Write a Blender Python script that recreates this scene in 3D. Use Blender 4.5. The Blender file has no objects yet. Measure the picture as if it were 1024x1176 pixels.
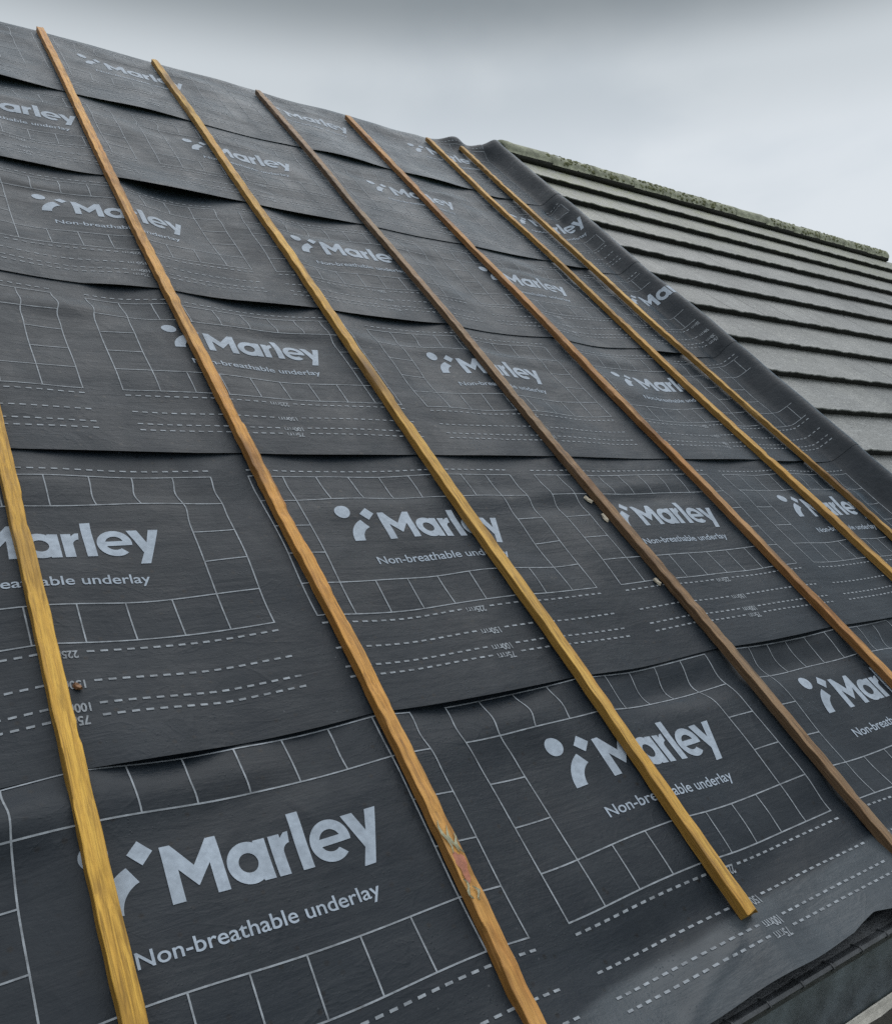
import bpy, bmesh, math, random
import numpy as np
from mathutils import Vector, Matrix, noise as mnoise

random.seed(7); RNG = np.random.RandomState(11)
SC = bpy.context.scene; COL = SC.collection
S = 1.38                                   # metres per layout unit (camera height above the roof plane)
TH = math.radians(39.6); CT, ST = math.cos(TH), math.sin(TH)
Z0 = 4.9                                   # height of the eaves line above the ground

# ------------------------------------------------------------------ coordinates
def W(x, y, h):
    """roof coordinates (along ridge, up slope, above slope; layout units) -> world metres"""
    return Vector((x*S, (y*CT - h*ST)*S, (y*ST + h*CT)*S + Z0))
def Wn(x, y, h):
    return np.stack([x*S, (y*CT - h*ST)*S, (y*ST + h*CT)*S + Z0], -1)

# ------------------------------------------------------------------ helpers
def link(name, me, mats=(), parent=None, loc=None):
    o = bpy.data.objects.new(name, me); COL.objects.link(o)
    for m in mats: me.materials.append(m)
    if parent is not None: o.parent = parent
    if loc is not None: o.location = loc
    return o
def tag(o, label=None, cat=None, group=None, kind=None):
    if label: o['label'] = label
    if cat: o['category'] = cat
    if group: o['group'] = group
    if kind: o['kind'] = kind
    return o
def empty(name, loc):
    o = bpy.data.objects.new(name, None); COL.objects.link(o); o.location = loc; o.empty_display_size = .2
    return o
def mesh_np(name, V, F, mi=None, smooth=True):
    me = bpy.data.meshes.new(name)
    me.from_pydata([tuple(v) for v in V], [], [tuple(f) for f in F])
    if mi is not None: me.polygons.foreach_set('material_index', np.asarray(mi, dtype=np.int32))
    me.polygons.foreach_set('use_smooth', np.full(len(F), smooth))
    me.update(); return me
class SN:
    """smooth noise: a sum of random sine waves"""
    def __init__(s, seed, fx, fy, n=14, amp=1.):
        r = np.random.RandomState(seed)
        s.a = r.uniform(-1, 1, n)*fx*2*math.pi; s.b = r.uniform(-1, 1, n)*fy*2*math.pi
        s.p = r.uniform(0, 6.283, n); s.w = amp*1.4/math.sqrt(n)
    def __call__(s, x, y):
        o = 0
        for a, b, p in zip(s.a, s.b, s.p): o = o + np.sin(a*x + b*y + p)
        return o*s.w
def sstep(a, b, x):
    t = np.clip((x-a)/(b-a), 0, 1); return t*t*(3-2*t)

# ------------------------------------------------------------------ materials
class NT:
    def __init__(s, name):
        s.m = bpy.data.materials.new(name); s.m.use_nodes = True
        s.t = s.m.node_tree; s.b = s.t.nodes['Principled BSDF']
    def n(s, ty, **kw):
        q = s.t.nodes.new(ty)
        for k, v in kw.items():
            if k in q.inputs.keys() if isinstance(k, str) else False: q.inputs[k].default_value = v
            else: setattr(q, k, v)
        return q
    def l(s, a, b): s.t.links.new(a, b)
    def coord(s, scale=(1, 1, 1), kind='Object', rot=(0, 0, 0)):
        c = s.n('ShaderNodeTexCoord'); m = s.n('ShaderNodeMapping')
        m.inputs['Scale'].default_value = scale; m.inputs['Rotation'].default_value = rot
        s.l(c.outputs[kind], m.inputs['Vector']); return m.outputs[0]
    def noise(s, co, scale, detail=4, rough=.55, dist=0):
        q = s.n('ShaderNodeTexNoise'); s.l(co, q.inputs['Vector'])
        q.inputs['Scale'].default_value = scale; q.inputs['Detail'].default_value = detail
        q.inputs['Roughness'].default_value = rough; q.inputs['Distortion'].default_value = dist
        return q.outputs['Fac']
    def voro(s, co, scale, feature='F1', rnd=1, out='Distance'):
        q = s.n('ShaderNodeTexVoronoi'); s.l(co, q.inputs['Vector']); q.feature = feature
        q.inputs['Scale'].default_value = scale; q.inputs['Randomness'].default_value = rnd
        return q.outputs[out]
    def ramp(s, f, stops):
        q = s.n('ShaderNodeValToRGB'); e = q.color_ramp.elements
        while len(e) < len(stops): e.new(.5)
        for i, (p, c) in enumerate(stops):
            e[i].position = p; e[i].color = (c, c, c, 1) if isinstance(c, (int, float)) else tuple(c)+(1,)
        s.l(f, q.inputs[0]); return q.outputs[0]
    def mix(s, f, a, b, mode='MIX'):
        q = s.n('ShaderNodeMix'); q.data_type = 'RGBA'; q.blend_type = mode
        for sock, v in ((q.inputs[0], f), (q.inputs[6], a), (q.inputs[7], b)):
            if hasattr(v, 'is_linked'): s.l(v, sock)
            elif isinstance(v, (int, float)): sock.default_value = v if sock.type == 'VALUE' else (v, v, v, 1)
            else: sock.default_value = tuple(v)+(1,)
        return q.outputs[2]
    def math(s, op, a, b=0, c=0):
        q = s.n('ShaderNodeMath'); q.operation = op
        for i, v in enumerate((a, b, c)):
            if hasattr(v, 'is_linked'): s.l(v, q.inputs[i])
            else: q.inputs[i].default_value = v
        return q.outputs[0]
    def attr(s, name, out='Fac'):
        q = s.n('ShaderNodeAttribute'); q.attribute_name = name; return q.outputs[out]
    def bump(s, h, strength, dist, base=None):
        q = s.n('ShaderNodeBump'); s.l(h, q.inputs['Height'])
        q.inputs['Strength'].default_value = strength; q.inputs['Distance'].default_value = dist
        if base is not None: s.l(base, q.inputs['Normal'])
        return q.outputs[0]
    def out(s, color=None, rough=None, normal=None, spec=None):
        for v, k in ((color, 'Base Color'), (rough, 'Roughness'), (normal, 'Normal'), (spec, 'Specular IOR Level')):
            if v is None: continue
            if hasattr(v, 'is_linked'): s.l(v, s.b.inputs[k])
            elif isinstance(v, (int, float)): s.b.inputs[k].default_value = v
            else: s.b.inputs[k].default_value = tuple(v)+(1,)
        return s.m

def mat_sheet():
    t = NT('underlay_film'); co = t.coord()
    big = t.noise(co, 2.2, 4, .6); mid = t.noise(co, 14, 5, .6); fine = t.noise(co, 420, 2, .5)
    c = t.mix(t.ramp(big, [(.3, 0), (.7, 1)]), (.0050, .0088, .0135), (.0095, .0150, .0220))
    c = t.mix(t.ramp(mid, [(.38, 0), (.75, .55)]), c, (.024, .030, .036))
    # specks of dirt and drying rain marks
    sp = t.math('MULTIPLY', t.ramp(t.voro(co, 31), [(.10, 1), (.19, 0)]), t.ramp(t.noise(co, 5, 3), [(.36, 0), (.54, 1)]))
    c = t.mix(t.math('MULTIPLY', sp, .85), c, (.0035, .004, .005))
    sp2 = t.math('MULTIPLY', t.ramp(t.voro(co, 27), [(.03, 1), (.07, 0)]), t.ramp(t.noise(co, 3.3, 2), [(.52, 0), (.6, 1)]))
    c = t.mix(t.math('MULTIPLY', sp2, .5), c, (.10, .11, .12))
    wet = t.attr('wet')
    r = t.math('ADD', t.math('MULTIPLY', t.math('ADD', mid, t.ramp(t.noise(co, 4.5, 5, .65, .6), [(.35, 0), (.68, 1)])), .15), .36)
    r = t.math('SUBTRACT', r, t.math('MULTIPLY', sp, .12))
    silt = t.math('MULTIPLY', wet, t.ramp(t.noise(co, 6, 4, .6), [(.25, .35), (.6, 1)]))
    c = t.mix(t.math('MULTIPLY', silt, .8), c, (.062, .074, .084))  # wet silt film, its base colour painted paler to carry the sky sheen
    r = t.math('MULTIPLY', r, t.math('SUBTRACT', 1, t.math('MULTIPLY', wet, .35)))
    nb = t.bump(fine, .25, .0006)
    nb = t.bump(t.noise(co, 38, 4, .6), .30, .004, nb)
    nb = t.bump(t.noise(t.coord((2.2, 17, 17)), 1.6, 5, .62, .4), .30, .010, nb)
    nb = t.bump(t.ramp(t.voro(t.coord((1, .8, .8), 'Object', (.3, .2, .5)), 5.5, 'DISTANCE_TO_EDGE'), [(.0, 1), (.06, 0)]), .10, .004, nb)
    nb = t.bump(t.noise(co, 130, 3, .6), .35, .0016, nb)
    nb = t.bump(t.ramp(t.voro(co, 42), [(.0, 1), (.16, 0)]), .25, .002, nb)
    t.b.inputs['Sheen Weight'].default_value = .50; t.b.inputs['Sheen Roughness'].default_value = .28; t.b.inputs['Sheen Tint'].default_value = (.56, .78, 1, 1)
    cr = t.noise(t.coord((1.6, 3.2, 3.2)), 2.6, 3, .5, 1.1)
    cr = t.math('MULTIPLY', t.ramp(cr, [(.475, 0), (.50, 1), (.512, 0)]), t.ramp(t.noise(co, 2.4, 3), [(.48, 0), (.62, 1)]))
    nb = t.bump(cr, .11, .010, nb)
    bead = t.math('MULTIPLY', t.ramp(t.voro(co, 120), [(.10, 1), (.26, 0)]), t.ramp(t.noise(co, 7, 4, .7), [(.52, 0), (.64, 1)]))
    nb = t.bump(bead, .5, .0022, nb)
    r = t.math('SUBTRACT', r, t.math('MULTIPLY', bead, .22))
    return t.out(c, r, nb, .27)
def mat_print():
    t = NT('printed_ink'); co = t.coord()
    n = t.noise(co, 60, 4, .7); n2 = t.noise(co, 9, 3)
    c = t.mix(t.ramp(n, [(.30, 0), (.62, 1)]), (.24, .28, .33), (.34, .395, .46))
    c = t.mix(t.ramp(n2, [(.45, 0), (.8, .5)]), c, (.15, .175, .20))
    return t.out(c, .6, t.bump(n, .2, .001), .3)
def mat_line():
    t = NT('printed_line_ink'); co = t.coord()
    n = t.noise(co, 40, 4, .7)
    c = t.mix(t.ramp(n, [(.30, 0), (.65, 1)]), (.12, .132, .145), (.29, .32, .35))
    return t.out(c, .6, None, .3)
def mat_wood(name, light, dark, grey, gamt, seed):
    t = NT(name)
    c0 = t.n('ShaderNodeTexCoord'); m = t.n('ShaderNodeMapping'); t.l(c0.outputs['Object'], m.inputs[0])
    m.inputs['Location'].default_value = (seed*3.1, seed*1.7, seed*.9)
    co = m.outputs[0]
    m2 = t.n('ShaderNodeMapping'); t.l(co, m2.inputs[0]); m2.inputs['Scale'].default_value = (1, .035, 1); g = m2.outputs[0]
    m3 = t.n('ShaderNodeMapping'); t.l(co, m3.inputs[0]); m3.inputs['Scale'].default_value = (1, .22, 1); k = m3.outputs[0]
    grain = t.noise(g, 150, 5, .65, .6); band = t.noise(g, 38, 3, .5, 1.2); big = t.noise(k, 5, 4, .6)
    c = t.mix(t.ramp(band, [(.32, 0), (.68, 1)]), dark, light)
    fib = t.noise(g, 520, 3, .6)
    c = t.mix(t.ramp(fib, [(.34, .55), (.56, 0)]), c, tuple(v*.5 for v in dark))
    c = t.mix(t.ramp(grain, [(.34, .9), (.52, 0)]), c, tuple(v*.42 for v in dark))
    kn = t.voro(k, 7.5, 'SMOOTH_F1')
    knot = t.ramp(kn, [(.09, 1), (.24, 0)])
    c = t.mix(t.math('MULTIPLY', knot, .85), c, (.085, .035, .014))
    c = t.mix(t.math('MULTIPLY', t.ramp(big, [(.42, 0), (.70, 1)]), gamt), c, grey)
    stain = t.ramp(t.noise(k, 11, 4, .7), [(.52, 0), (.66, 1)])
    c = t.mix(t.math('MULTIPLY', stain, .8), c, tuple(v*.36 for v in dark))
    side = t.attr('side_shade_and_chips')  # shade of the batten sides painted into the wood, chipped edges darkened too
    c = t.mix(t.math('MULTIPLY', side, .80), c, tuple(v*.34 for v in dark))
    r = t.math('ADD', t.math('MULTIPLY', big, .3), .42)
    return t.out(c, r, t.bump(grain, .8, .003, t.bump(t.noise(k, 60, 4), .5, .004)), .32)
def mat_tile():
    t = NT('concrete_tile'); co = t.coord()
    a = t.noise(co, 3, 4, .6); f = t.noise(co, 90, 4, .7); g = t.noise(co, 400, 2)
    c = t.mix(t.ramp(a, [(.3, 0), (.7, 1)]), (.182, .188, .184), (.265, .270, .262))
    c = t.mix(t.ramp(f, [(.36, .75), (.60, 0)]), c, (.085, .092, .090))
    c = t.mix(t.ramp(t.noise(t.coord((1, 5, 5)), 14, 4, .7), [(.52, 0), (.72, .6)]), c, (.37, .385, .38))
    c = t.mix(t.ramp(t.noise(co, 2.1, 5, .7), [(.45, 0), (.70, .7)]), c, (.10, .107, .104))
    v = t.attr('tone'); c = t.mix(v, t.mix(1, c, (.90, .905, .91), 'MULTIPLY'), t.mix(1, c, (1.07, 1.065, 1.05), 'MULTIPLY'))
    sp = t.math('MULTIPLY', t.ramp(t.voro(co, 26), [(.12, 1), (.26, 0)]), t.ramp(t.noise(co, 4.5, 3), [(.46, 0), (.60, 1)]))
    c = t.mix(t.math('MULTIPLY', sp, .75), c, (.36, .37, .33))
    bl = t.math('MULTIPLY', t.ramp(t.voro(co, 13), [(.05, 1), (.13, 0)]), t.ramp(t.noise(co, 6.5, 3), [(.55, 0), (.62, 1)]))
    c = t.mix(t.math('MULTIPLY', bl, .8), c, (.03, .035, .03))
    ms = t.math('MULTIPLY', t.attr('moss'), t.ramp(t.noise(co, 17, 5, .7), [(.36, 0), (.6, 1)]))
    c = t.mix(t.math('MULTIPLY', ms, .8), c, (.15, .165, .075))
    return t.out(c, t.math('ADD', t.math('MULTIPLY', t.math('ADD', f, t.noise(co, 5, 4, .65)), .32), .14), t.bump(f, .6, .005, t.bump(g, .4, .0015)), .45)
def simple(name, col, rough=.6, var=.35, scale=8, bump=.2, spec=.5):
    t = NT(name); co = t.coord(); n = t.noise(co, scale, 5, .65)
    c = t.mix(t.ramp(n, [(.3, 0), (.7, 1)]), tuple(v*(1-var) for v in col), tuple(min(1, v*(1+var)) for v in col))
    return t.out(c, t.math('ADD', t.math('MULTIPLY', n, .2), rough-.1), t.bump(t.noise(co, scale*9, 4), bump, .004), spec)
def mat_brick():
    t = NT('brick_wall'); co = t.coord(rot=(math.pi/2, 0, 0)); q = t.n('ShaderNodeTexBrick'); t.l(co, q.inputs['Vector'])
    q.inputs['Scale'].default_value = 4.4; q.inputs['Color1'].default_value = (.28, .11, .07, 1); q.inputs['Color2'].default_value = (.2, .075, .05, 1)
    q.inputs['Mortar'].default_value = (.35, .33, .3, 1); q.inputs['Mortar Size'].default_value = .012
    return t.out(q.outputs[0], .8)
def mat_ground():
    t = NT('ground_grass'); co = t.coord()
    c = t.mix(t.ramp(t.noise(co, 1.3, 6), [(.35, 0), (.65, 1)]), (.05, .075, .025), (.085, .11, .04))
    return t.out(c, .9)
def mat_moss():
    t = NT('moss_clumps'); co = t.coord()
    c = t.mix(t.ramp(t.noise(co, 22, 5, .7), [(.35, 0), (.65, 1)]), (.085, .094, .040), (.26, .27, .16))
    return t.out(c, .9, t.bump(t.noise(co, 120, 4), .8, .008), .2)

M = dict(sheet=mat_sheet(), ink=mat_print(), line=mat_line(), tile=mat_tile(),
         edge=simple('tile_edge_grime_gap_shade', (.010, .011, .010), .8, .5, 30),  # grime on the tile fronts, with the gap shadow beneath painted in
         moss=mat_moss(), tray=simple('eaves_tray_plastic', (.034, .038, .042), .45, .5, 26, .5),
         fascia=simple('fascia_board_paint', (.075, .090, .102), .45, .45, 14, .4),
         gutter=simple('gutter_upvc', (.55, .53, .47), .5, .25, 26, .3), dirt=simple('gutter_silt', (.03, .028, .022), .8, .5, 30, .8),
         deck=simple('deck_boards', (.16, .11, .07), .8), brick=mat_brick(), ground=mat_ground(),
         ridge=simple('ridge_tile_concrete', (.25, .262, .19), .8, .45, 20, .8), mortar=simple('ridge_mortar', (.012, .013, .009), .9, .5, 30, .8),
         chip=simple('pale_wood_chip', (.42, .37, .29), .6, .3, 60), red=simple('red_timber_mark', (.33, .115, .060), .5, .4, 50),
         brown=simple('brown_wood_chip', (.20, .10, .045), .6, .3, 60),
         splint=simple('pale_splinter', (.34, .33, .22), .5, .3, 70))

# ------------------------------------------------------------------ the underlay: shape
XB = [.236, .671, 1.098, 1.507, 1.942, 2.367, 2.601]            # batten centre lines
EDGE = [3.170, 2.532, 1.900, 1.269, .630, .078]                  # lower edge of each course, ridge side first
PY0 = [3.165, 2.528, 1.893, 1.266, .633, .057]                   # print origin of each course
PX0 = [.650, .143, .310, .482, -.0685, .0845]                    # left of one printed panel
PER = .7245
RIDGE = 3.785
GAPE = [  # (x0, x1, opening, skew) of the lap under each course
    [(-.3, .66, .028, 1.6), (.69, 1.09, .012, 1), (1.53, 1.93, .013, 1), (1.96, 2.36, .015, 1), (2.39, 2.58, .004, 1)],
    [(-.1, .225, .01, 1), (.25, .66, .010, 1), (.685, 1.088, .027, .75), (1.11, 1.49, .013, 1), (1.96, 2.35, .006, 1), (2.385, 2.59, .008, 1)],
    [(.49, .66, .008, .8), (.69, 1.088, .016, 1.5), (1.115, 1.50, .011, 1), (2.39, 2.59, .011, 1)],
    [(-.2, .22, .008, 1), (.25, .66, .008, 1), (.69, 1.08, .009, .9), (1.12, 1.49, .007, 1), (1.53, 1.8, .003, 1), (1.99, 2.35, .008, 1), (2.39, 2.62, .006, 1)],
    [(-.2, .22, .006, 1), (.25, .455, .016, 1), (.47, .66, .007, 1), (.695, 1.09, .017, 1), (1.11, 1.33, .007, 1), (1.53, 1.93, .014, 1.2), (1.95, 2.3, .006, 1)],
    []]
def gape(k, x):
    o = np.zeros_like(x)
    if k < 0 or k >= len(GAPE): return o
    for a, b, g, sk in GAPE[k]:
        u = np.clip((x-a)/(b-a), 0, 1)**sk
        o = np.maximum(o, g*np.sin(math.pi*u)**1.2)
    return o
sag_n = SN(3, .5, .8); w_glob = SN(5, 2.2, 3.0); w_fine = SN(6, 7, 9, 20)
w_h = [SN(20+k, 1.8, [9, 9, 9, 9, 9, 7.5][k], 16) for k in range(6)]; w_d = [SN(40+k, 4, 5, 16) for k in range(6)]
jx = SN(60, 2.2, 4, 10); jl = SN(62, 2.5, 13, 12); jy = SN(61, 3, 2.2, 10); edge_n = [SN(80+k, 2.0, .1, 8) for k in range(6)]
def span_u(x):
    """0 at a batten, 1 midway between two battens"""
    u = np.zeros_like(x); xs = [-.64, -.2]+XB+[2.74]
    for a, b in zip(xs[:-1], xs[1:]):
        m = (x >= a) & (x < b); u[m] = np.sin(math.pi*(x[m]-a)/(b-a))
    return u
# upturn along the tiled side: arc length beyond S0 follows this profile (x, h)
S0 = 2.685
PROF = np.array([(2.685, 0), (2.722, -.003), (2.752, -.001), (2.768, .010), (2.784, .034), (2.797, .056), (2.807, .069), (2.821, .0745), (2.837, .0735), (2.850, .066), (2.857, .048)])
# smooth resample
def _resample(P, n=8):
    out = []
    for i in range(len(P)-1):
        p0 = P[max(i-1, 0)]; p1 = P[i]; p2 = P[i+1]; p3 = P[min(i+2, len(P)-1)]
        for j in range(n):
            t = j/n
            out.append(.5*((2*p1)+(-p0+p2)*t+(2*p0-5*p1+4*p2-p3)*t*t+(-p0+3*p1-3*p2+p3)*t**3))
    out.append(P[-1]); return np.array(out)
PR = _resample(PROF); PL = np.concatenate([[0], np.cumsum(np.hypot(*np.diff(PR, axis=0).T))])
PT = np.gradient(PR, axis=0); PT /= np.hypot(PT[:, 0], PT[:, 1])[:, None]
SMAX = S0+PL[-1]
up_n = SN(90, .1, 1.6, 8); up_f = SN(91, 8, 4, 18)
def base_map(s, y):
    """arc-length along the course -> (x, h, normal x, normal h)"""
    l = np.clip(s-S0, 0, PL[-1])
    bx = np.interp(l, PL, PR[:, 0]); bh = np.interp(l, PL, PR[:, 1])
    tx = np.interp(l, PL, PT[:, 0]); th = np.interp(l, PL, PT[:, 1])
    flat = s <= S0
    bx = np.where(flat, s, bx); bh = np.where(flat, 0, bh); tx = np.where(flat, 1, tx); th = np.where(flat, 0, th)
    up = np.clip(l/PL[-1], 0, 1)
    bx = bx + up*.0035*up_n(s*0, y)
    bh = bh*(1+.03*up_n(s*0+3.3, y*1.3))
    return bx, bh, -th, tx
def height(k, s, y):
    """offset of course k from the base surface"""
    t = y-EDGE[k]; x = s
    u = span_u(x); up = sstep(S0-.02, S0+.08, s)
    top = 1-sstep(3.60, 3.77, y)
    h = -.010*u*(1+.5*sag_n(x, y))*(1-up)*(.25+.75*top)
    h = h + .0022*w_glob(x, y)*(.3+.7*u) + .00022*w_fine(x, y)
    body = sstep(.10, .22, t)*(1-sstep(.52, .66, t)) if k != 5 else 1-sstep(.45, .6, t)
    h = h + body*u**.6*(.0024*w_d[k](x, y))
    # cross wrinkles just under the lap of the course above
    lap = np.exp(-((t-.485)/.05)**2)*sstep(.585, .535, t)
    amp = [.0020, .0026, .0038, .0034, .0046, .0095][k]
    h = h + lap*amp*w_h[k](x, y)*(.35+.65*u)*(1-up)
    # shingling and the open laps
    h = h + .0034*np.clip(1-t/.70, 0, 1)*(1-.6*up)
    g = gape(k, x)*(1-up)
    h = h + .72*g*np.exp(-(np.clip(t, 0, 9)/.10)**1.5)
    gl = gape(k-1, x)*(1-up)
    tl = y-EDGE[k-1] if k > 0 else y*0+9
    h = h - .30*gl*np.exp(-(tl/.085)**2)
    for (sy, sx_, sg, a_) in ((3.10, .075, .030, -.016), (3.02, .10, .022, .010), (1.98, .05, .030, .009), (1.90, .09, .025, -.010), (.93, .06, .04, .012)):
        h = h + up*a_*np.exp(-((y-sy-.5*(s-S0-sx_))/sg)**2-((s-S0-sx_)/.035)**2)
    h = h + up*(.0012*up_f(s, y)+.0010*up_n(s*2, y*1.7))
    if k == 2:     # deep soft wrinkles right under the lap at the left
        pass
    if k == 5:     # kicked-up eaves: flatter over the tray, with a hollow above it
        h = h + .030*(np.clip((.205-y)/.13, 0, 1)**1.25)*sstep(.2, .9, x+.3)
        d = (y-.155) - .17*(x-.80)
        h = h - .008*np.exp(-(d/.040)**2)*sstep(.68, .95, x)*sstep(1.9, 1.4, x)
        h = h + .0022*SN(99, 3, 6, 12)(x, y)*sstep(.2, .1, y)
        fl = np.exp(-(((x-.98)*.35-(y-.118))/.006)**2)*sstep(.86, .90, x)*sstep(1.06, 1.05, x)
        h = h + .004*fl
    if k == 0:     # crumpled lifted corner by the tiled ridge
        c = np.exp(-((y-3.775)/.055)**2)*np.exp(-((x-2.66)/.17)**4)
        h = h + c*(.034+.007*up_f(x*.8, y))
    return h
NY = {}
class Sheet:
    def __init__(s, k):
        s.k = k
        s.x0, s.x1 = -.62, SMAX
        s.ya = EDGE[k]; s.yb = (EDGE[k]+.765) if k > 0 else RIDGE+.10
        d = .0085 if k >= 4 else .0105
        nx = int((s.x1-s.x0)/d); ny = int((s.yb-s.ya)/d*1.1)
        xs = np.linspace(s.x0, s.x1, nx+1); v = np.linspace(0, 1, ny+1)
        s.xs, s.v = xs, v
        Xg, Vg = np.meshgrid(xs, v)
        e = (.0022 if k != 4 else .0012)*edge_n[k](Xg, Xg*0) - (.35*gape(k, Xg))*(1 if k != 1 else .55)
        if k == 5:  e = e + .0022*SN(77, 5, .1, 8)(Xg, Xg*0)*sstep(.7, 1., Xg) + .012*np.maximum(0, 1-np.abs(Xg-1.33)/.07) - .014*sstep(1.37, 1.48, Xg)
        Yg = s.ya + e*(1-Vg)**3 + Vg*(s.yb-s.ya)
        s.Xg, s.Yg = Xg, Yg
        s.H = height(k, Xg, Yg)
        bx, bh, nx_, nh = base_map(Xg, Yg)
        PX = bx+nx_*s.H; PH = bh+nh*s.H; PY = Yg.copy()
        PX, PY = s.jit(PX, PY, Xg)
        s.P = s.bend(PX, PY, PH)
        s.nrm = s.normals()
    def jit(s, X, Y, sx):
        f = 1-sstep(S0-.1, S0, sx)
        t = Y-s.ya; lap = np.exp(-((t-.50)/.055)**2)
        f2 = lap*(.0038 if s.k == 5 else .0026)*span_u(sx)
        return X + .0016*jx(X, Y)*f + f2*f*jl(X, Y), Y + .0016*jy(X, Y)*f*sstep(0, .1, Y-s.ya)*sstep(0, .1, s.yb-Y)
    def bend(s, X, Y, H):
        P = Wn(X, Y, H)
        if s.k == 0:   # over the ridge and down the back
            d = np.clip(Y-RIDGE, 0, None)
            back = Wn(X, np.minimum(Y, RIDGE), H)
            back[..., 1] += d*CT*S; back[..., 2] -= d*ST*S
            P = back
        return P
    def normals(s):
        dx = np.gradient(s.P, axis=1); dy = np.gradient(s.P, axis=0)
        n = np.cross(dx, dy); n /= np.linalg.norm(n, axis=2)[..., None]; return n
    def at(s, x, y, off):
        """world points on the sheet surface for print coordinates"""
        i = np.clip((x-s.x0)/(s.x1-s.x0)*(len(s.xs)-1), 0, len(s.xs)-1.001)
        i0 = i.astype(int); fi = i-i0
        v = (y-s.ya)/(s.yb-s.ya)
        yb = s.Yg[0][i0]*(1-fi)+s.Yg[0][i0+1]*fi     # account for the wavy edge
        e = yb-s.ya
        for _ in range(4): v = (y-s.ya-e*(1-np.clip(v, 0, 1))**3)/(s.yb-s.ya)
        j = np.clip(v*(len(s.v)-1), 0, len(s.v)-1.001); j0 = j.astype(int); fj = j-j0
        def q(A): return (A[j0, i0]*((1-fi)*(1-fj))[:, None]+A[j0, i0+1]*(fi*(1-fj))[:, None]+A[j0+1, i0]*((1-fi)*fj)[:, None]+A[j0+1, i0+1]*(fi*fj)[:, None])
        return q(s.P)+q(s.nrm)*off
    def grid_mesh(s):
        ny, nx = s.Xg.shape
        V = s.P.reshape(-1, 3); idx = np.arange(ny*nx).reshape(ny, nx)
        F = np.stack([idx[:-1, :-1], idx[:-1, 1:], idx[1:, 1:], idx[1:, :-1]], -1).reshape(-1, 4)
        return V, F

# ------------------------------------------------------------------ the print: flat polygons in panel coordinates
def rect(x0, y0, x1, y1, step=.0075):
    """strip of quads"""
    n = max(1, int(max(x1-x0, y1-y0)/step)); V = []; F = []
    for i in range(n+1):
        t = i/n
        if x1-x0 > y1-y0: V += [(x0+(x1-x0)*t, y0), (x0+(x1-x0)*t, y1)]
        else: V += [(x1, y0+(y1-y0)*t), (x0, y0+(y1-y0)*t)]
    for i in range(n): F.append((2*i, 2*i+2, 2*i+3, 2*i+1))
    return V, F
class Flat:
    def __init__(s): s.V = []; s.F = []
    def add(s, V, F):
        o = len(s.V); s.V += [tuple(v) for v in V]; s.F += [tuple(i+o for i in f) for f in F]
    def poly(s, outer, holes=()):
        cu = bpy.data.curves.new('tmp', 'CURVE'); cu.dimensions = '2D'; cu.fill_mode = 'BOTH'
        for loop in (outer,)+tuple(holes):
            sp = cu.splines.new('POLY'); sp.points.add(len(loop)-1); sp.use_cyclic_u = True
            for p, q in zip(sp.points, loop): p.co = (q[0]*100, q[1]*100, 0, 1)
        s._curve(cu, .01)
    def text(s, body, x0, y0, x1, cap, flip=False):
        cu = bpy.data.curves.new('tmp', 'FONT'); cu.body = body; cu.size = 1; cu.offset = .009 if cap > .016 else .026
        s._curve(cu, None, (x0, y0, x1, cap, flip))
    def _curve(s, cu, sc, fit=None):
        o = bpy.data.objects.new('tmp', cu); COL.objects.link(o)
        bpy.context.view_layer.update()
        dg = bpy.context.evaluated_depsgraph_get(); me = o.evaluated_get(dg).to_mesh()
        bm = bmesh.new(); bm.from_mesh(me); o.evaluated_get(dg).to_mesh_clear()
        bpy.data.objects.remove(o); bpy.data.curves.remove(cu)
        if fit:
            x0, y0, x1, cap, flip = fit
            xs = [v.co.x for v in bm.verts]; a, b = min(xs), max(xs)
            for v in bm.verts:
                v.co.x = x0+(v.co.x-a)/(b-a)*(x1-x0); v.co.y = y0+v.co.y/.72*cap
            if flip:
                for v in bm.verts: v.co.x = x0+x1-v.co.x; v.co.y = 2*y0-v.co.y
        else:
            for v in bm.verts: v.co *= sc
        bmesh.ops.remove_doubles(bm, verts=bm.verts, dist=1e-6)
        # cut along a lattice so that the print can follow the folds of the sheet
        for ax in (0, 1):
            cs = [v.co[ax] for v in bm.verts]; a = math.ceil(min(cs)/.012)*.012
            while a < max(cs):
                co = Vector((0, 0, 0)); co[ax] = a; no = Vector((0, 0, 0)); no[ax] = 1
                bmesh.ops.bisect_plane(bm, geom=bm.verts[:]+bm.edges[:]+bm.faces[:], dist=1e-7, plane_co=co, plane_no=no); a += .012
        bm.verts.index_update()
        V = [(v.co.x, v.co.y) for v in bm.verts]; F = []
        for f in bm.faces:
            ids = [v.index for v in f.verts]
            ar = sum(V[ids[i]][0]*V[ids[(i+1) % len(ids)]][1]-V[ids[(i+1) % len(ids)]][0]*V[ids[i]][1] for i in range(len(ids)))
            F.append(ids if ar > 0 else ids[::-1])
        bm.free(); s.add(V, F)
def arc(cx, cy, r, a0, a1, n=24, ry=None):
    return [(cx+r*math.cos(math.radians(a0+(a1-a0)*i/n)), cy+(ry or r)*math.sin(math.radians(a0+(a1-a0)*i/n))) for i in range(n+1)]
BL = .173                                                       # base line of the wordmark
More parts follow.
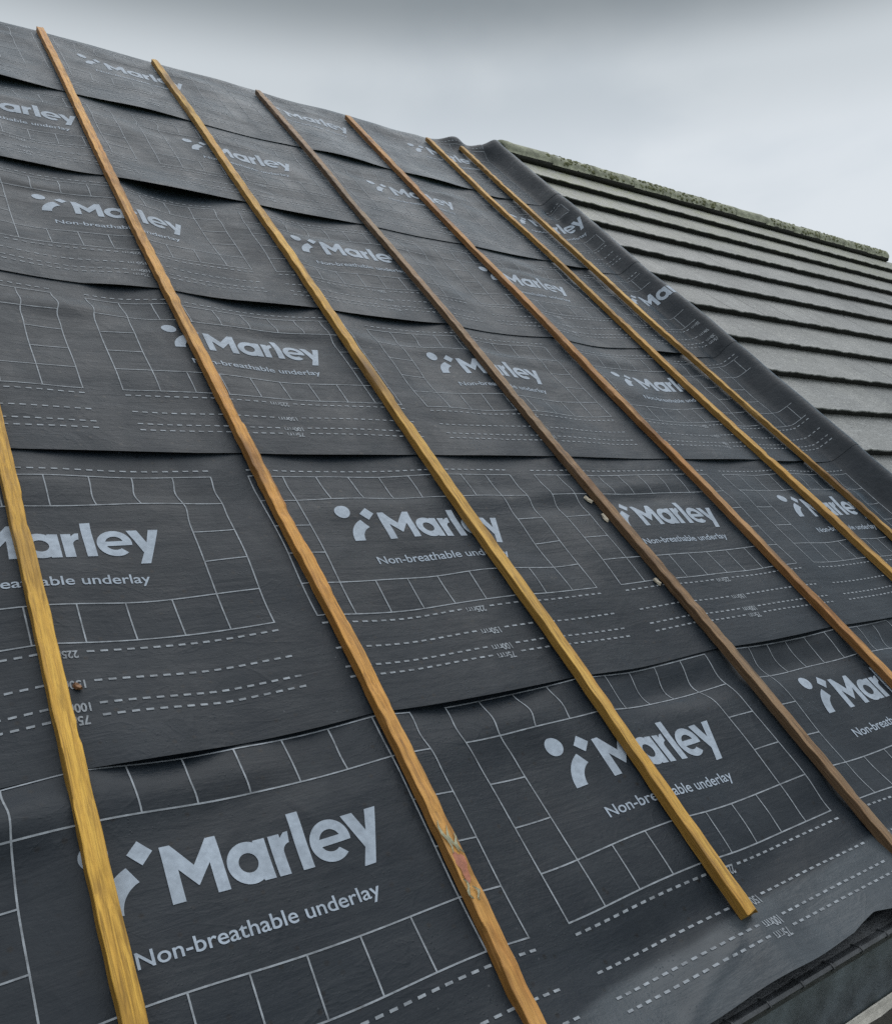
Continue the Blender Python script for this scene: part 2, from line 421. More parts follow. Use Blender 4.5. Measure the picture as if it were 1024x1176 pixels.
def wordmark():
    f = Flat(); b = BL; xh = .057; w = .0165
    # M
    f.poly([(.228, b), (.228, b+.074), (.2415, b+.074), (.265, b+.042), (.2885, b+.074), (.302, b+.074), (.302, b), (.2855, b), (.2855, b+.041), (.2655, b+.0155), (.2645, b+.0155), (.2445, b+.041), (.2445, b)])
    # a
    cx, cy, r = .3345, b+.0278, .0288
    f.poly(arc(cx, cy, r, 0, 360, 36)[:-1], [arc(cx, cy, r-.0155, 0, 360, 28)[:-1]])
    f.poly([(.3480, b), (.3645, b), (.3645, b+.0555), (.3480, b+.0555)])
    # r
    f.poly([(.3695, b), (.3860, b), (.3860, b+.030)]+arc(.3975, b+.030, .0115, 180, 95, 8)+[(.3985, b+.0565)]+[(.392, b+.0560), (.3855, b+.050), (.3855, b+.0555), (.3695, b+.0555)])
    # l
    f.poly([(.4035, b), (.4200, b), (.4200, b+.079), (.4035, b+.079)])
    # e
    cx, cy, r = .4525, b+.0278, .0290
    f.poly(arc(cx, cy, r, -38, 0, 6)+[(cx+r, cy+.0005)]+arc(cx, cy, r, 3, 318-0, 34)[0:0]+[]+[(cx+r, cy-.0055), (cx-r+.0135, cy-.0055)]+arc(cx, cy, .0150, 200, 315, 12), ) if False else None
    f.poly(arc(cx, cy, r, -9, 312, 40)+arc(cx, cy, .0150, 308, 202, 12)+[(cx+.010, cy-.0055)]+[(cx+r*.98, cy-.0052)][0:1], [[(cx-.0145, cy+.0048), (cx+.0145, cy+.0048)]+arc(cx, cy+.0006, .0150, 22, 158, 12)])
    # y
    f.poly([(.4745, b+.0555), (.4920, b+.0555), (.5025, b+.0235), (.5120, b+.0555)][0:0]+[(.4770, b+.0555), (.4950, b+.0555), (.5060, b+.0270), (.5150, b+.0555), (.5320, b+.0555), (.5035, b-.0190), (.4865, b-.0190), (.4968, b+.0050)])
    # fit the letters to the printed width
    f.V = [(.228+(x-.228)*(.520-.228)/(.532-.228), y) for x, y in f.V]
    return f
def emblem():
    f = Flat()
    f.poly(arc(.1535, .2535, .0165, 0, 360, 32)[:-1])
    f.poly([(.1895, .246), (.2045, .2610), (.2200, .245), (.2050, .2295)])
    f.poly(arc(.2100, .176, .0600, 180, 114, 16)+arc(.2100, .176, .0365, 110, 180, 14))
    return f
def tagline():
    f = Flat(); f.text('Non-breathable underlay', .1735, .1125, .4835, .0195); return f
CW, RH, NC = .0723, .0736, 9
def panel_lines():
    f = Flat(); t = .0023; PW = CW*NC; PH = RH*5
    for y in (0, RH, 4*RH, PH): f.add(*rect(-t/2, y-t/2, PW+t/2, y+t/2))
    for x in (0, CW, PW-CW, PW): f.add(*rect(x-t/2, 0, x+t/2, PH))
    for i in range(2, NC-1):
        for y0 in (0, 4*RH): f.add(*rect(i*CW-t/2, y0, i*CW+t/2, y0+RH))
    for j in (2, 3):
        for x0 in (0, PW-CW): f.add(*rect(x0, j*RH-t/2, x0+CW, j*RH+t/2))
    # print is relative to the panel's lower left corner, which lies .200 above the sheet edge
    g = Flat()
    for y, body in ((-.0168, '225mm'), (-.0715, '150mm'), (-.1105, '100mm'), (-.1305, '75mm'), (.386, '')):
        x = .001
        while x < PW:
            if not (body and .292 < x < .347): g.add([(x, y-.0018), (x+.0105, y-.0018), (x+.0105, y+.0018), (x, y+.0018)], [(0, 1, 2, 3)])
            x += .0188
        if body: g.text(body, .301, y+.002, .346 if len(body) > 4 else .341, .0140, True)
    f.add(g.V, g.F); return f
F_WORD, F_EMB, F_TAG, F_LINE = wordmark(), emblem(), tagline(), panel_lines()
OFF = .0011
def place(sh, flat, px, py, lim=.042):
    """put a flat print on a sheet; returns world vertices and faces that lie on the sheet"""
    V = np.array(flat.V); x = V[:, 0]+px; y = V[:, 1]+py
    ok = (x > sh.x0+.01) & (x < SMAX-lim) & (y > sh.Yg[0].max()*0+sh.ya+.004) & (y < sh.yb-.01)
    F = [f for f in flat.F if all(ok[i] for i in f)]
    if not F: return None, None
    used = sorted({i for f in F for i in f}); mp = {u: i for i, u in enumerate(used)}
    P = sh.at(x[used], y[used], OFF)
    return P, [tuple(mp[i] for i in f) for f in F]
SHEET_LABELS = [
    'topmost black underlay sheet along the ridge, its corner crumpled against the tiled ridge',
    'second printed underlay sheet below the ridge, its lower edge gaping widest beside the orange batten',
    'third printed underlay sheet below the ridge, its lower edge flat at the far left',
    'fourth black printed underlay sheet below the ridge, its lower edge an almost straight line',
    'black printed underlay sheet overlapping the lowest sheet, fifth below the ridge',
    'lowest black underlay sheet, at the eaves, with the largest lettering and a wet lower edge']
SHEETS = []
for k in range(6):
    sh = Sheet(k); SHEETS.append(sh)
    V, F = sh.grid_mesh(); nV = len(V); Vs = [V]; Fs = [tuple(f) for f in F.tolist()]; mi = [0]*len(Fs)
    logos = []
    for n in range(-2, 6):
        px = PX0[k]+n*PER; py = PY0[k]+.200
        if px > SMAX or px+CW*NC < -.5: continue
        P, Fp = place(sh, F_LINE, px, py, .085)
        if P is not None:
            o = sum(len(a) for a in Vs); Vs.append(P); Fs += [tuple(i+o for i in f) for f in Fp]; mi += [1]*len(Fp)
        logos.append((px, py))
    VV = np.concatenate(Vs)
    org = VV[:nV].mean(0); org = np.array(W(1.1, EDGE[k], 0))
    me = mesh_np('underlay_sheet', VV-org, Fs, mi)
    wet = np.zeros(len(VV))
    if k == 5:
        x = sh.Xg.ravel(); y = sh.Yg.ravel()
        wet[:nV] = sstep(.0, .012, .150+.012*SN(55, 3, 3)(x, y)+.035*sstep(.85, 1.25, x)-y)*sstep(.68, .74, x)
    a = me.attributes.new('wet', 'FLOAT', 'POINT'); a.data.foreach_set('value', wet.astype(np.float32))
    so = tag(link('underlay_sheet', me, (M['sheet'], M['line']), None, Vector(org)), SHEET_LABELS[k], 'underlay sheet', 'overlapping courses of printed roofing underlay')
    for px, py in logos:
        P, Fp = place(sh, F_WORD, px, py)
        if P is None or P[:, 0].min() < -.35: continue
        wm = link('printed_logo', mesh_np('printed_logo', P-org, Fp), (M['ink'],), so)
        for nm, fl in (('emblem', F_EMB), ('tagline', F_TAG)):
            P, Fp = place(sh, fl, px, py)
            if P is not None and len(Fp) == len(fl.F): link(nm, mesh_np(nm, P-org, Fp), (M['ink'],), wm)
    # an emblem may lie on the upturn although its wordmark is cut off
def surf_h(x, y):
    """height of the topmost sheet at a point (for things that lie on it)"""
    best = -1
    for k in range(6):
        if EDGE[k] <= y <= SHEETS[k].yb:
            best = max(best, float(height(k, np.array([x]), np.array([y]))[0]))
    return best

# ------------------------------------------------------------------ counter battens
BH = .0180; BW = .0245
CENT = {  # measured centre lines of the top faces (x, y)
    0: [(.236, -.02), (.2365, .33), (.2375, .78), (.2355, 1.3), (.236, 3.75)],
    1: [(.668, .13), (.674, .30), (.677, .52), (.680, .80), (.674, 1.08), (.672, 1.50), (.668, 2.2), (.682, 3.76)],
    2: [(1.094, .163), (1.093, .52), (1.086, 1.35), (1.096, 2.2), (1.100, 3.755)],
    3: [(1.506, .14), (1.506, .44), (1.510, .9), (1.507, 1.3), (1.517, 1.9), (1.520, 2.5), (1.524, 3.715)],
    4: [(1.940, .15), (1.942, .8), (1.936, 1.5), (1.938, 2.2), (1.936, 2.8), (1.946, 3.70)],
    5: [(2.378, .13), (2.374, 1.1), (2.365, 1.7), (2.372, 2.4), (2.368, 3.0), (2.385, 3.70)],
    6: [(2.603, .12), (2.598, .95), (2.576, 1.5), (2.566, 2.2), (2.573, 2.9), (2.586, 3.705)]}
WOODS = [  # light, dark, grey, grey amount
    ((.68, .40, .060), (.52, .27, .034), (.48, .34, .11), .25),
    ((.70, .37, .078), (.49, .215, .040), (.42, .29, .15), .4),
    ((.69, .42, .078), (.50, .255, .040), (.42, .31, .14), .4),
    ((.32, .195, .095), (.18, .100, .047), (.27, .225, .16), .85),
    ((.56, .285, .070), (.36, .150, .037), (.35, .25, .15), .5),
    ((.63, .38, .088), (.45, .225, .042), (.34, .26, .14), .4),
    ((.63, .39, .100), (.45, .235, .050), (.34, .27, .15), .4)]
B_LABELS = [
    'bright yellow timber batten nearest the camera, leftmost of all, running down past the frame',
    'orange timber batten with a torn splintered patch and red mark near its lower end',
    'honey coloured timber batten whose sawn lower end stops short of the eaves in view',
    'dark weathered brown grey batten with pale chips of wood along its side',
    'reddish brown timber batten, third counting leftwards from the turned up underlay edge',
    'tan timber batten next to the one beside the turned up underlay edge',
    'slim tan batten directly beside the turned up underlay edge, last before the tiles']
def make_batten(i):
    pts = np.array(CENT[i]); y0, y1 = pts[0, 1], pts[-1, 1]
    n = int((y1-y0)/.012); ys = np.linspace(y0, y1, n+1)
    cx = np.interp(ys, pts[:, 1], pts[:, 0])
    ker = np.hanning(25); ker /= ker.sum(); cx = np.convolve(np.pad(cx, 12, 'edge'), ker, 'valid')
    r = np.random.RandomState(100+i)
    lo = SN(200+i, .1, 1.5, 8); hi = SN(300+i, .1, 22, 14)
    hw = BW/2*(.98 if i < 6 else .86)
    c = .0009; bh = BH
    prof = [(-hw, .0006), (-hw, bh*.5), (-hw, bh-c), (-hw+c, bh), (-hw*.35, bh), (hw*.35, bh), (hw-c, bh), (hw, bh-c), (hw, bh*.5), (hw, .0006)]
    nP = len(prof); V = []; red = []
    chipL = np.zeros(n+1); chipR = np.zeros(n+1)
    for ch, cnt in ((chipL, 5), (chipR, 6)):
        for _ in range(cnt):
            p = r.randint(0, n); w = r.randint(1, 5); ch[max(0, p-w):p+w] = np.maximum(ch[max(0, p-w):p+w], r.uniform(.0008, .0026))
    base = np.array([0.0]*len(ys))
    for j, y in enumerate(ys):
        dx = cx[j]; z = .0048+.0012*lo(0, y)
        twist = .05*lo(.5, y*.6)
        for q, (px, ph) in enumerate(prof):
            jit = hi(q*.37, y)
            x = px + .00042*jit; h = ph + (.0005*hi(q*.81+5, y) if q not in (0, nP-1) else 0)
            if q in (2, 3): x += chipL[j]*.8; h -= chipL[j]*(.6 if q == 3 else 1)
            if q in (6, 7): x -= chipR[j]*.8; h -= chipR[j]*(.6 if q == 6 else 1)
            yy = y + (.004*r.uniform(-1, 1) if j in (0, n) else 0)
            V.append(tuple(W(dx+x*math.cos(twist)-0*h, yy, z+h+x*math.sin(twist))))
    F = []
    for j in range(n):
        for q in range(nP-1):
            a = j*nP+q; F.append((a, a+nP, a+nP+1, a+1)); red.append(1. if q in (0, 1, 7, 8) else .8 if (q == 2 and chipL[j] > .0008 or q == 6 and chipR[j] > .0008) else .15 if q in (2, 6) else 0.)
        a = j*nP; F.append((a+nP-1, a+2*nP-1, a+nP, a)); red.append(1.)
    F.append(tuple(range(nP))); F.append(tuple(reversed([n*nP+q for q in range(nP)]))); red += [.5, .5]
    org = W(cx[0], y0, 0)
    V = [tuple(Vector(v)-org) for v in V]
    # turn into a frame aligned with the batten so that the grain runs along local Y
    RM = Matrix.Rotation(TH, 3, 'X'); RI = RM.inverted()
    V = [tuple(RI @ Vector(v)) for v in V]
    me = mesh_np('roof_batten', V, F, None, False)
    a = me.attributes.new('side_shade_and_chips', 'FLOAT', 'FACE'); a.data.foreach_set('value', np.array(red, dtype=np.float32))
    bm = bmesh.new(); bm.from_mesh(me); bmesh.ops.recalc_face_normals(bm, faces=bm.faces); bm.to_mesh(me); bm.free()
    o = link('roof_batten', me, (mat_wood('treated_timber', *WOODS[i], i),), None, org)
    o.rotation_euler = (TH, 0, 0)
    return tag(o, B_LABELS[i], 'batten', 'timber battens running up the roof slope')
BAT = [make_batten(i) for i in range(7)]
def loc_in(o, p):
    return Matrix.Rotation(TH, 3, 'X').inverted() @ (p-o.location)
def sliver(pts, w, th, seed):
    """a thin curved splinter along pts (roof coordinates), tapered"""
    r = random.Random(seed); V = []; F = []; n = len(pts)
    for i, (x, y, h) in enumerate(pts):
        k = w*(1-abs(2*i/(n-1)-1)**2*.85)*r.uniform(.8, 1.2)
        V += [(x-k, y, h), (x, y+r.uniform(-.001, .001), h+th), (x+k, y, h), (x, y, h-th*.5)]
    for i in range(n-1):
        for q in range(4):
            a = 4*i+q; b = 4*i+(q+1) % 4; F.append((a, b, b+4, a+4))
    F += [(3, 2, 1, 0), tuple(4*(n-1)+q for q in range(4))]
    return V, F
b1 = BAT[1]
for s_, (px, py, ln) in enumerate([(.668, .405, .05), (.675, .400, .04), (.681, .392, .03), (.664, .330, .028), (.674, .322, .02)]):
    pts = [(px+.003*math.sin(i*1.3+s_), py-ln/2+ln*i/5, .0048+BH+.0012+.0012*math.sin(i/5*math.pi)) for i in range(6)]
    V, F = sliver(pts, .0022, .0018, s_)
    tag(link('splinter', mesh_np('splinter', [loc_in(b1, W(*v)) for v in V], F, None, False), (M['splint'],), b1), 'pale torn splinter')
V = []; F = []
ring = []
for i in range(18):
    a = i/18*2*math.pi; rr = 1+.25*math.sin(3*a+.6)+.12*math.sin(5*a)
    ring.append(loc_in(b1, W(.6725+.0075*rr*math.cos(a), .362+.022*rr*math.sin(a), .0048+BH+.0007)))
ctr = loc_in(b1, W(.6725, .362, .0048+BH+.0022)); V = ring+[ctr]; F = [(i, (i+1) % 18, 18) for i in range(18)]
base_ring = [loc_in(b1, W(.6725, .362, .0035+BH-.001))]
tag(link('red_mark', mesh_np('red_mark', V, F), (M['red'],), b1), 'red stain on the torn timber')

# chips of wood lying on the sheets
def chip(name, x, y, l, w, rot, mat, label, seed):
    r = random.Random(seed); V = []; F = []; n = 7
    z = surf_h(x, y)+.0016
    for lev, hh in ((0, 0), (1, .0032)):
        for i in range(n):
            a = i/n*2*math.pi; k = r.uniform(.75, 1.15)*(1 if lev == 0 else .8)
            dx, dy = l*k*math.cos(a), w*k*math.sin(a)
            V.append((dx*math.cos(rot)-dy*math.sin(rot), dx*math.sin(rot)+dy*math.cos(rot), hh+r.uniform(0, .0012)+(.003*abs(dx)/l if lev else .0)))
    F = [tuple(range(n))[::-1], tuple(range(n, 2*n))]+[(i, (i+1) % n, n+(i+1) % n, n+i) for i in range(n)]
    org = W(x, y, z)
    P = [W(x+a, y+b, z+c)-org for a, b, c in V]
    tag(link(name, mesh_np(name, P, F, None, False), (mat,), None, org), label, 'wood chip', 'wood chips lying on the underlay')
chip('wood_chip', 1.486, 1.105, .015, .007, 1.9, M['chip'], 'upper pale wood chip on the left side of the dark weathered batten', 1)
chip('wood_chip', 1.487, 1.035, .014, .006, 1.6, M['chip'], 'pale wood chip just below another, left of the dark weathered batten', 2)
chip('wood_chip', 1.535, 1.100, .013, .007, 1.3, M['chip'], 'pale wood chip on the right side of the dark weathered batten by the lettering', 3)
chip('wood_chip', 1.484, .826, .012, .006, 1.8, M['chip'], 'lowest pale wood chip under the left side of the dark weathered batten', 4)
chip('wood_chip', .265, .755, .0075, .0045, 2.2, M['brown'], 'small brown wood chip touching the right side of the yellow batten', 5)

# ------------------------------------------------------------------ the old tiled roof
XT0, XT1 = 2.838, 7.02; NR = 15; TW = .239; EXP = .2445; Y_FIRST = 1.267-5*EXP
TR = tag(empty('tiled_roof', W((XT0+XT1)/2, Y_FIRST, 0)), 'old grey concrete tiled half of the roof with a mossy ridge, beyond the turned up underlay', 'tiled roof')
def tile_mesh(j):
    r = random.Random(500+j); y0 = Y_FIRST+j*EXP; V = []; F = []; mi = []; tone = []; moss = []
    x = XT0 - (TW*.5 if j % 2 else 0); top = min(y0+.30, 3.745)
    while x < XT1-.01:
        a = max(x, XT0)+.0003; b = min(x+TW, XT1)-.0003
        if b-a > .02:
            t = r.random(); dz = r.uniform(-.0004, .0004); dy = r.uniform(-.0012, .0012); tl = r.uniform(-.0005, .0005); ms = max(0, min(1, (y0-2.7)/.75))*r.uniform(.6, 1.1)
            nx = 14; o = len(V)
            rows = [(.010, .0215, 1), (.0012, .0505, 1), (.0028, .0542, 0), (.06, .0470, 0), (.14, .0375, 0), (top-y0, .0225, 0)]
            for (yy, hh, e) in rows:
                for i in range(nx+1):
                    u = i/nx; xx = a+(b-a)*u
                    wob = .0007*math.sin(xx*41+j)+.0016*mnoise.noise(Vector((xx*34, j*3.3, 1)))+.0010*mnoise.noise(Vector((xx*90, j*3.3, 4))) if yy < .01 else 0
                    V.append(tuple(W(xx, y0+yy+(dy+wob*1.5 if yy < .05 else 0), hh+dz+tl*(u-.5)*2+wob))); tone.append(t); moss.append(ms)
            for q in range(len(rows)-1):
                for i in range(nx):
                    k = o+q*(nx+1)+i; F.append((k, k+1, k+nx+2, k+nx+1)); mi.append(1 if q == 0 else 0)
            # underside and ends
            k = o+(len(rows)-1)*(nx+1)
            for side, i in ((0, 0), (1, nx)):
                ids = [o+q*(nx+1)+i for q in range(len(rows))]
                V.append(tuple(W(a if side == 0 else b, top, .008+dz))); tone.append(t); moss.append(ms)
                ids.append(len(V)-1); F.append(tuple(ids if side else ids[::-1])); mi.append(0 if i else 1)
            F.append((o+nx, o, len(V)-2, len(V)-1)); mi.append(1)
        x += TW
    org = TR.location
    me = mesh_np('tile_course', [tuple(Vector(v)-org) for v in V], F, mi, False)
    for nm, d in (('tone', tone), ('moss', moss)):
        at = me.attributes.new(nm, 'FLOAT', 'POINT'); at.data.foreach_set('value', np.array(d, dtype=np.float32))
    return link('tile_course', me, (M['tile'], M['edge']), TR)
for j in range(NR): tile_mesh(j)
# ridge tiles: half round caps along the ridge
def ridge_pt(x, a, rad, lift):
    c = W(x, RIDGE, 0)+Vector((0, 0, lift*S))
    return c+Vector((0, -math.sin(a)*rad*S*1.12, math.cos(a)*rad*S*.92))
RX0, RX1, RL = 2.87, 6.68, .3175
def ridge_tile(x0, x1, seed):
    r = random.Random(seed); V = []; F = []; mi = []; nA = 14; nX = 8; lift = .010+r.uniform(-.003, .003); R0 = .072
    for lev, rad in ((0, R0), (1, R0-.014)):
        for i in range(nX+1):
            x = x0+(x1-x0)*i/nX
            rr = rad+(.004 if i <= 1 and lev == 0 else 0)
            for k in range(nA+1):
                a = math.radians(-98+196*k/nA)
                p = ridge_pt(x, a, rr+(.0016*mnoise.noise(Vector((x*30, a*6, seed))) if lev == 0 else 0), lift+.006*(i/nX))
                V.append(p)
    n1 = (nX+1)*(nA+1)
    for i in range(nX):
        for k in range(nA):
            p = i*(nA+1)+k; F.append((p, p+1, p+nA+2, p+nA+1)); F.append((n1+p, n1+p+nA+1, n1+p+nA+2, n1+p+1))
    for i in (0, nX):
        for k in range(nA):
            p = i*(nA+1)+k; F.append((p, n1+p, n1+p+1, p+1) if i == 0 else (p, p+1, n1+p+1, n1+p))
    for i in range(nX):
        for k in (0, nA):
            p = i*(nA+1)+k; F.append((p, p+nA+1, n1+p+nA+1, n1+p))
    org = TR.location
    me = mesh_np('ridge_tile', [tuple(v-org) for v in V], F, None, True)
    return link('ridge_tile', me, (M['ridge'],), TR)
x = RX0; q = 0
while x < RX1-.05:
    ridge_tile(x+.0015, min(x+RL, RX1)-.0015, q); x += RL; q += 1
# mortar bed under the caps
V = []; F = []; n = 160
for i in range(n+1):
    x = RX0+.01+(RX1-RX0-.02)*i/n
    w = .004*mnoise.noise(Vector((x*25, 1, 2)))
    for (y, h) in ((3.728, .022), (3.716+w, .040), (3.728+w, .056), (3.77, .070)): V.append(tuple(W(x, y, h)-TR.location))
for i in range(n):
    for k in range(3): p = 4*i+k; F.append((p, p+4, p+5, p+1))
link('mortar_bed', mesh_np('mortar_bed', V, F), (M['mortar'],), TR)
# moss along the ridge caps and the top course: one mass
def lump(V, F, c, rx, ry, rz, seed, ex, ey, ez):
    r = random.Random(seed); o = len(V); nu, nv = 7, 4
    for j in range(nv+1):
        ph = j/nv*math.pi/2
        for i in range(nu):
            th = i/nu*2*math.pi; k = r.uniform(.75, 1.2)
            V.append(c+ex*(rx*k*math.cos(th)*math.cos(ph))+ey*(ry*k*math.sin(th)*math.cos(ph))+ez*(rz*k*math.sin(ph)))
    for j in range(nv):
        for i in range(nu):
            a = o+j*nu+i; b = o+j*nu+(i+1) % nu; F.append((a, b, b+nu, a+nu))
V = []; F = []; r = random.Random(3)
EX, EY, EN = Vector((1, 0, 0)), Vector((0, CT, ST)), Vector((0, -ST, CT))
for i in range(1000):
    x = r.uniform(RX0, RX1-.03)
    d = mnoise.noise(Vector((x*3.2, .7, 0)))+.35*mnoise.noise(Vector((x*11, 3, 0)))
    if d < -.12 + r.uniform(-.25, .2): continue
    if True:
        a = math.radians(r.uniform(-15, 88)); p = ridge_pt(x, a, .0725, .012)
        nn = Vector((0, -math.sin(a), math.cos(a))); ee = Vector((0, math.cos(a), math.sin(a))); sc = r.uniform(.004, .0085)*S
        lump(V, F, p-TR.location, sc*r.uniform(1, 1.9), sc*r.uniform(.8, 1.4), sc*r.uniform(.35, .7), i, EX, ee, nn)
    else:
        p = W(x, r.uniform(3.690, 3.725), r.uniform(.030, .040)); sc = r.uniform(.005, .012)*S
        lump(V, F, p-TR.location, sc*r.uniform(1, 1.8), sc, sc*r.uniform(.5, .9), i, EX, EY, EN)
mo = link('moss', mesh_np('moss', V, F), (M['moss'],), TR); mo['kind'] = 'stuff'

# ------------------------------------------------------------------ the house under it all
HS = tag(empty('house', W(2.8, 0, 0)*1.0), 'brick house whose roof is being re-covered, with dark eaves and pale gutter', 'house')
HO = HS.location
def prism(name, prof, x0, x1, mat, parent=HS, org=HO, close=True, nx=1, smooth=False):
    """extrude a (y, h) outline along the ridge direction"""
    V = []; F = []; n = len(prof)
    for i in range(nx+1):
        for (y, h) in prof: V.append(tuple(W(x0+(x1-x0)*i/nx, y, h)-org))
    for i in range(nx):
        for k in range(n if close else n-1):
            a = i*n+k; b = i*n+(k+1) % n; F.append((a, b, b+n, a+n))
    if close: F += [tuple(range(n))[::-1], tuple(nx*n+k for k in range(n))]
    me = mesh_np(name, V, F, None, smooth)
    bm = bmesh.new(); bm.from_mesh(me); bmesh.ops.recalc_face_normals(bm, faces=bm.faces); bm.to_mesh(me); bm.free()
    return link(name, me, (mat,), parent)
def dn(y, h, d, o=0):
    """d straight down and o straight outwards from a roof point, in layout units"""
    return (y-ST*d-CT*o, h-CT*d+ST*o)
prism('roof_deck', [(.10, -.066), (3.74, -.066), (3.74, -.084), (.10, -.084)], -.66, 7.0, M['deck'])
# eaves tray with a combed lip
prism('eaves_tray', [(.20, -.060), (.085, -.006), (.068, -.003), (.060, .0085), (.0545, .0085), (.0535, .001), (.050, -.006), (.060, -.012), (.20, -.063)], -.66, XT0-.01, M['tray'])
tray = bpy.data.objects['eaves_tray']
def rib_mesh():
    V = []; F = []; prof = [(.0700, -.002), (.0615, .0090), (.0555, .0100), (.0530, .0094), (.0525, .002), (.07, -.003)]; n = len(prof); org = W(0, 0, 0)
    for x in (-.0016, .0016):
        for (y, h) in prof: V.append(tuple(W(x, y, h)-org))
    for k in range(n): F.append((k, (k+1) % n, n+(k+1) % n, n+k))
    F += [tuple(range(n))[::-1], tuple(range(n, 2*n))]
    return mesh_np('stiffening_rib', V, F, None, False)
rm = rib_mesh(); rm.materials.append(M['tray'])
x = -.60; r = random.Random(9)
while x < XT0-.02:
    o = bpy.data.objects.new('stiffening_rib', rm); COL.objects.link(o); o.parent = tray; o.location = W(x, 0, 0)-HO
    x += .078+r.uniform(-.004, .004)
f0 = (.051, -.008)
prism('fascia_board', [f0, dn(*f0, .105), dn(*f0, .105, -.015), dn(*f0, .0, -.015)], -.66, 7.0, M['fascia'])
# gutter in front of the fascia
g0 = dn(*f0, .088, .004); prof = []
for lev, rr in ((0, .043), (1, .0405)):
    a = [dn(g0[0], g0[1], rr*math.sin(math.pi*i/14)*.95, .043-rr*math.cos(math.pi*i/14)) for i in range(15)]
    prof += a if lev == 0 else a[::-1]
gut = prism('gutter', prof, -.66, 7.0, M['gutter'], nx=40)
V = []; F = []; n = 220; m = 7
for i in range(n+1):
    x = -.6+7.15*i/n
    for k in range(m):
        o_ = .008+.070*k/(m-1)
        d = .026+.004*mnoise.noise(Vector((x*14, k*.7, 5)))+.004*mnoise.noise(Vector((x*40, k, 1)))-(.010 if k == 0 else 0)
        V.append(tuple(W(x, *dn(g0[0], g0[1], d, o_))-HO))
for i in range(n):
    for k in range(m-1): p = i*m+k; F.append((p, p+m, p+m+1, p+1))
link('silt', mesh_np('silt', V, F), (M['dirt'],), gut)
# walls and the rear slope (out of view)
def wbox(name, lo, hi, mat):
    V = [(x, y, z) for z in (lo[2], hi[2]) for y in (lo[1], hi[1]) for x in (lo[0], hi[0])]
    V = [tuple(Vector(v)-HO) for v in V]
    F = [(0, 2, 3, 1), (4, 5, 7, 6), (0, 1, 5, 4), (2, 6, 7, 3), (0, 4, 6, 2), (1, 3, 7, 5)]
    return link(name, mesh_np(name, V, F, None, False), (mat,), HS)
ry = RIDGE*CT*S; rz = RIDGE*ST*S+Z0; yb = 2*ry
wbox('wall', (-.60*S, .30, 0), (6.84*S, yb-.30, Z0-.02), M['brick'])
V = [(-.66*S, ry, rz-.05), (7.0*S, ry, rz-.05), (7.0*S, yb, Z0-.05), (-.66*S, yb, Z0-.05), (-.66*S, ry, rz-.12), (7.0*S, ry, rz-.12), (7.0*S, yb, Z0-.12), (-.66*S, yb, Z0-.12)]
link('rear_slope', mesh_np('rear_slope', [tuple(Vector(v)-HO) for v in V], [(0, 1, 2, 3), (7, 6, 5, 4), (0, 3, 7, 4), (1, 5, 6, 2), (2, 6, 7, 3), (0, 4, 5, 1)], None, False), (M['ridge'],), HS)
for xg in (-.58*S, 6.82*S):
    V = [(xg, .31, Z0-.02), (xg, yb-.31, Z0-.02), (xg, ry, rz-.22), (xg+.02, .31, Z0-.02), (xg+.02, yb-.31, Z0-.02), (xg+.02, ry, rz-.22)]
    link('gable', mesh_np('gable', [tuple(Vector(v)-HO) for v in V], [(0, 1, 2), (5, 4, 3), (0, 3, 4, 1), (1, 4, 5, 2), (2, 5, 3, 0)], None, False), (M['brick'],), HS)

# ------------------------------------------------------------------ ground
me = mesh_np('ground', [(-400, -400, 0), (400, -400, 0), (400, 400, 0), (-400, 400, 0)], [(0, 1, 2, 3)], None, False)
tag(link('ground', me, (M['ground'],)), kind='structure')

# ------------------------------------------------------------------ sky and light
SUN_EL, SUN_ROT = math.radians(60), math.radians(55)
w = bpy.data.worlds.new('World'); SC.world = w; w.use_nodes = True
t = w.node_tree; bg = t.nodes['Background']
def N(ty): return t.nodes.new(ty)
sky = N('ShaderNodeTexSky'); sky.sky_type = 'NISHITA'; sky.sun_disc = False; sky.sun_elevation = SUN_EL; sky.sun_rotation = SUN_ROT
tc = N('ShaderNodeTexCoord'); sep = N('ShaderNodeSeparateXYZ'); t.links.new(tc.outputs['Generated'], sep.inputs[0])
mp = N('ShaderNodeMapping'); mp.inputs['Scale'].default_value = (1, 1, 1.9); t.links.new(tc.outputs['Generated'], mp.inputs[0])
ns = N('ShaderNodeTexNoise'); ns.inputs['Scale'].default_value = 2.3; ns.inputs['Detail'].default_value = 5; ns.inputs['Roughness'].default_value = .5; ns.inputs['Distortion'].default_value = .3
t.links.new(mp.outputs[0], ns.inputs['Vector'])
def ramp(src, stops):
    q = N('ShaderNodeValToRGB'); e = q.color_ramp.elements; q.color_ramp.interpolation = 'EASE'
    while len(e) < len(stops): e.new(.5)
    for i, (p, c) in enumerate(stops): e[i].position = p; e[i].color = tuple(c)+(1,)
    t.links.new(src, q.inputs[0]); return q.outputs[0]
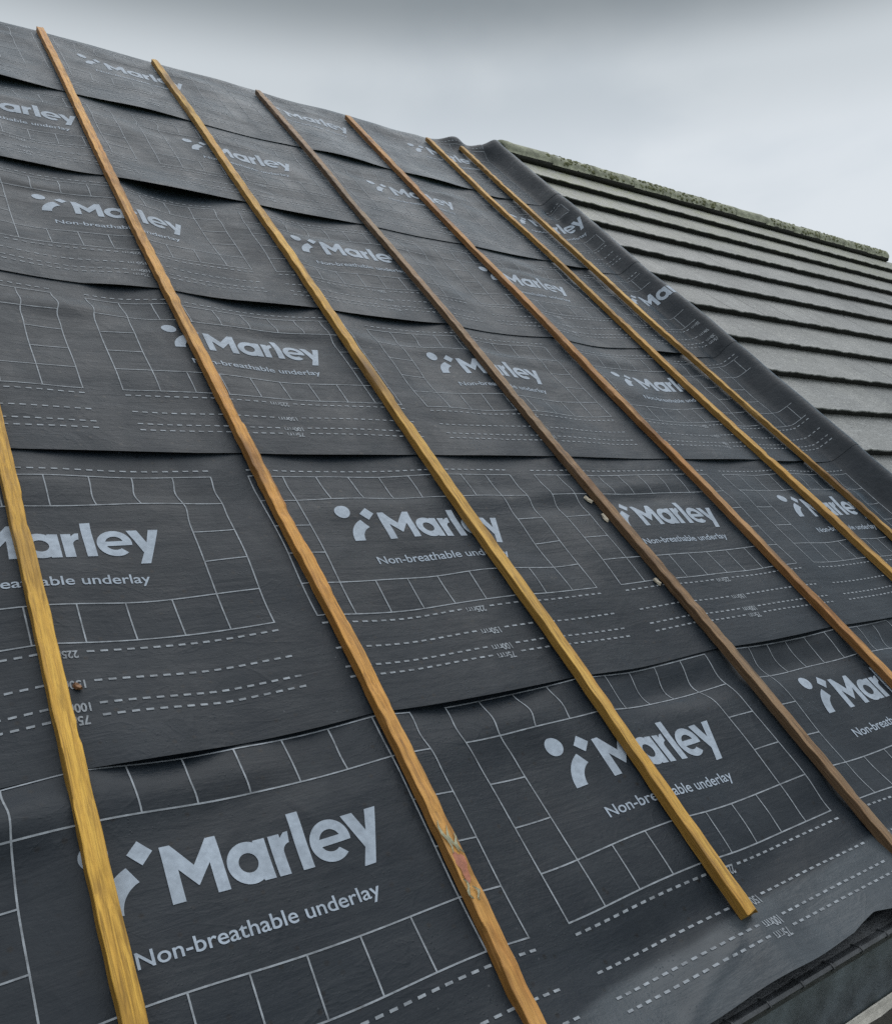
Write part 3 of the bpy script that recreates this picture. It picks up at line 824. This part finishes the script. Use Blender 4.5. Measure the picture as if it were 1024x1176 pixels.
# cloud deck by height: pale near the horizon, a heavier grey bank, brighter again overhead
el = ramp(sep.outputs['Z'], [(.0, (.55, .59, .62)), (.20, (.585, .625, .66)), (.32, (.575, .615, .65)), (.40, (.475, .515, .545)), (.475, (.216, .243, .260)), (.56, (.46, .49, .52)), (.80, (1.12, 1.17, 1.22))])
cl = ramp(ns.outputs['Fac'], [(.32, (.86, .875, .89)), (.50, (.97, .97, .97)), (.68, (1.0, 1.0, 1.0))])
mul = N('ShaderNodeMix'); mul.data_type = 'RGBA'; mul.blend_type = 'MULTIPLY'; mul.inputs[0].default_value = 1
t.links.new(el, mul.inputs[6]); t.links.new(cl, mul.inputs[7])
sc = N('ShaderNodeVectorMath'); sc.operation = 'SCALE'; sc.inputs['Scale'].default_value = 10.5; t.links.new(mul.outputs[2], sc.inputs[0])
mx = N('ShaderNodeMix'); mx.data_type = 'RGBA'; mx.inputs[0].default_value = .98
t.links.new(sky.outputs[0], mx.inputs[6]); t.links.new(sc.outputs[0], mx.inputs[7])
t.links.new(mx.outputs[2], bg.inputs['Color']); bg.inputs['Strength'].default_value = .1
sd = bpy.data.lights.new('Sun', 'SUN'); sd.energy = .6; sd.angle = math.radians(55); sd.color = (1, .96, .91)
so = bpy.data.objects.new('Sun', sd); COL.objects.link(so)
d = Vector((math.sin(SUN_ROT)*math.cos(SUN_EL), math.cos(SUN_ROT)*math.cos(SUN_EL), math.sin(SUN_EL)))
so.rotation_euler = d.to_track_quat('Z', 'Y').to_euler(); so.location = (0, 0, 20)

# ------------------------------------------------------------------ camera
R = np.array([[0.81288245, -0.44852297, 0.37154983], [-0.02626614, -0.66551471, -0.74592242], [0.58183522, 0.59658806, -0.55276619]])
PW_ = np.array([[1, 0, 0], [0, CT, ST], [0, -ST, CT]])         # rows: roof axes in world
right = R[0] @ PW_; down = R[1] @ PW_; fwd = R[2] @ PW_
cam = bpy.data.cameras.new('Camera'); co = bpy.data.objects.new('Camera', cam); COL.objects.link(co)
mw = Matrix.Identity(4)
for i in range(3):
    mw[i][0] = right[i]; mw[i][1] = -down[i]; mw[i][2] = -fwd[i]
p = W(0, 0, 1); mw[0][3], mw[1][3], mw[2][3] = p
co.matrix_world = mw
cam.sensor_fit = 'HORIZONTAL'; cam.sensor_width = 36; cam.lens = 990.6/1024*36; cam.clip_start = .05; cam.clip_end = 2000
SC.camera = co
SC.cycles.use_denoising = False
SC.view_settings.view_transform = 'Standard'; SC.view_settings.look = 'None'; SC.view_settings.exposure = .3; SC.view_settings.gamma = 1
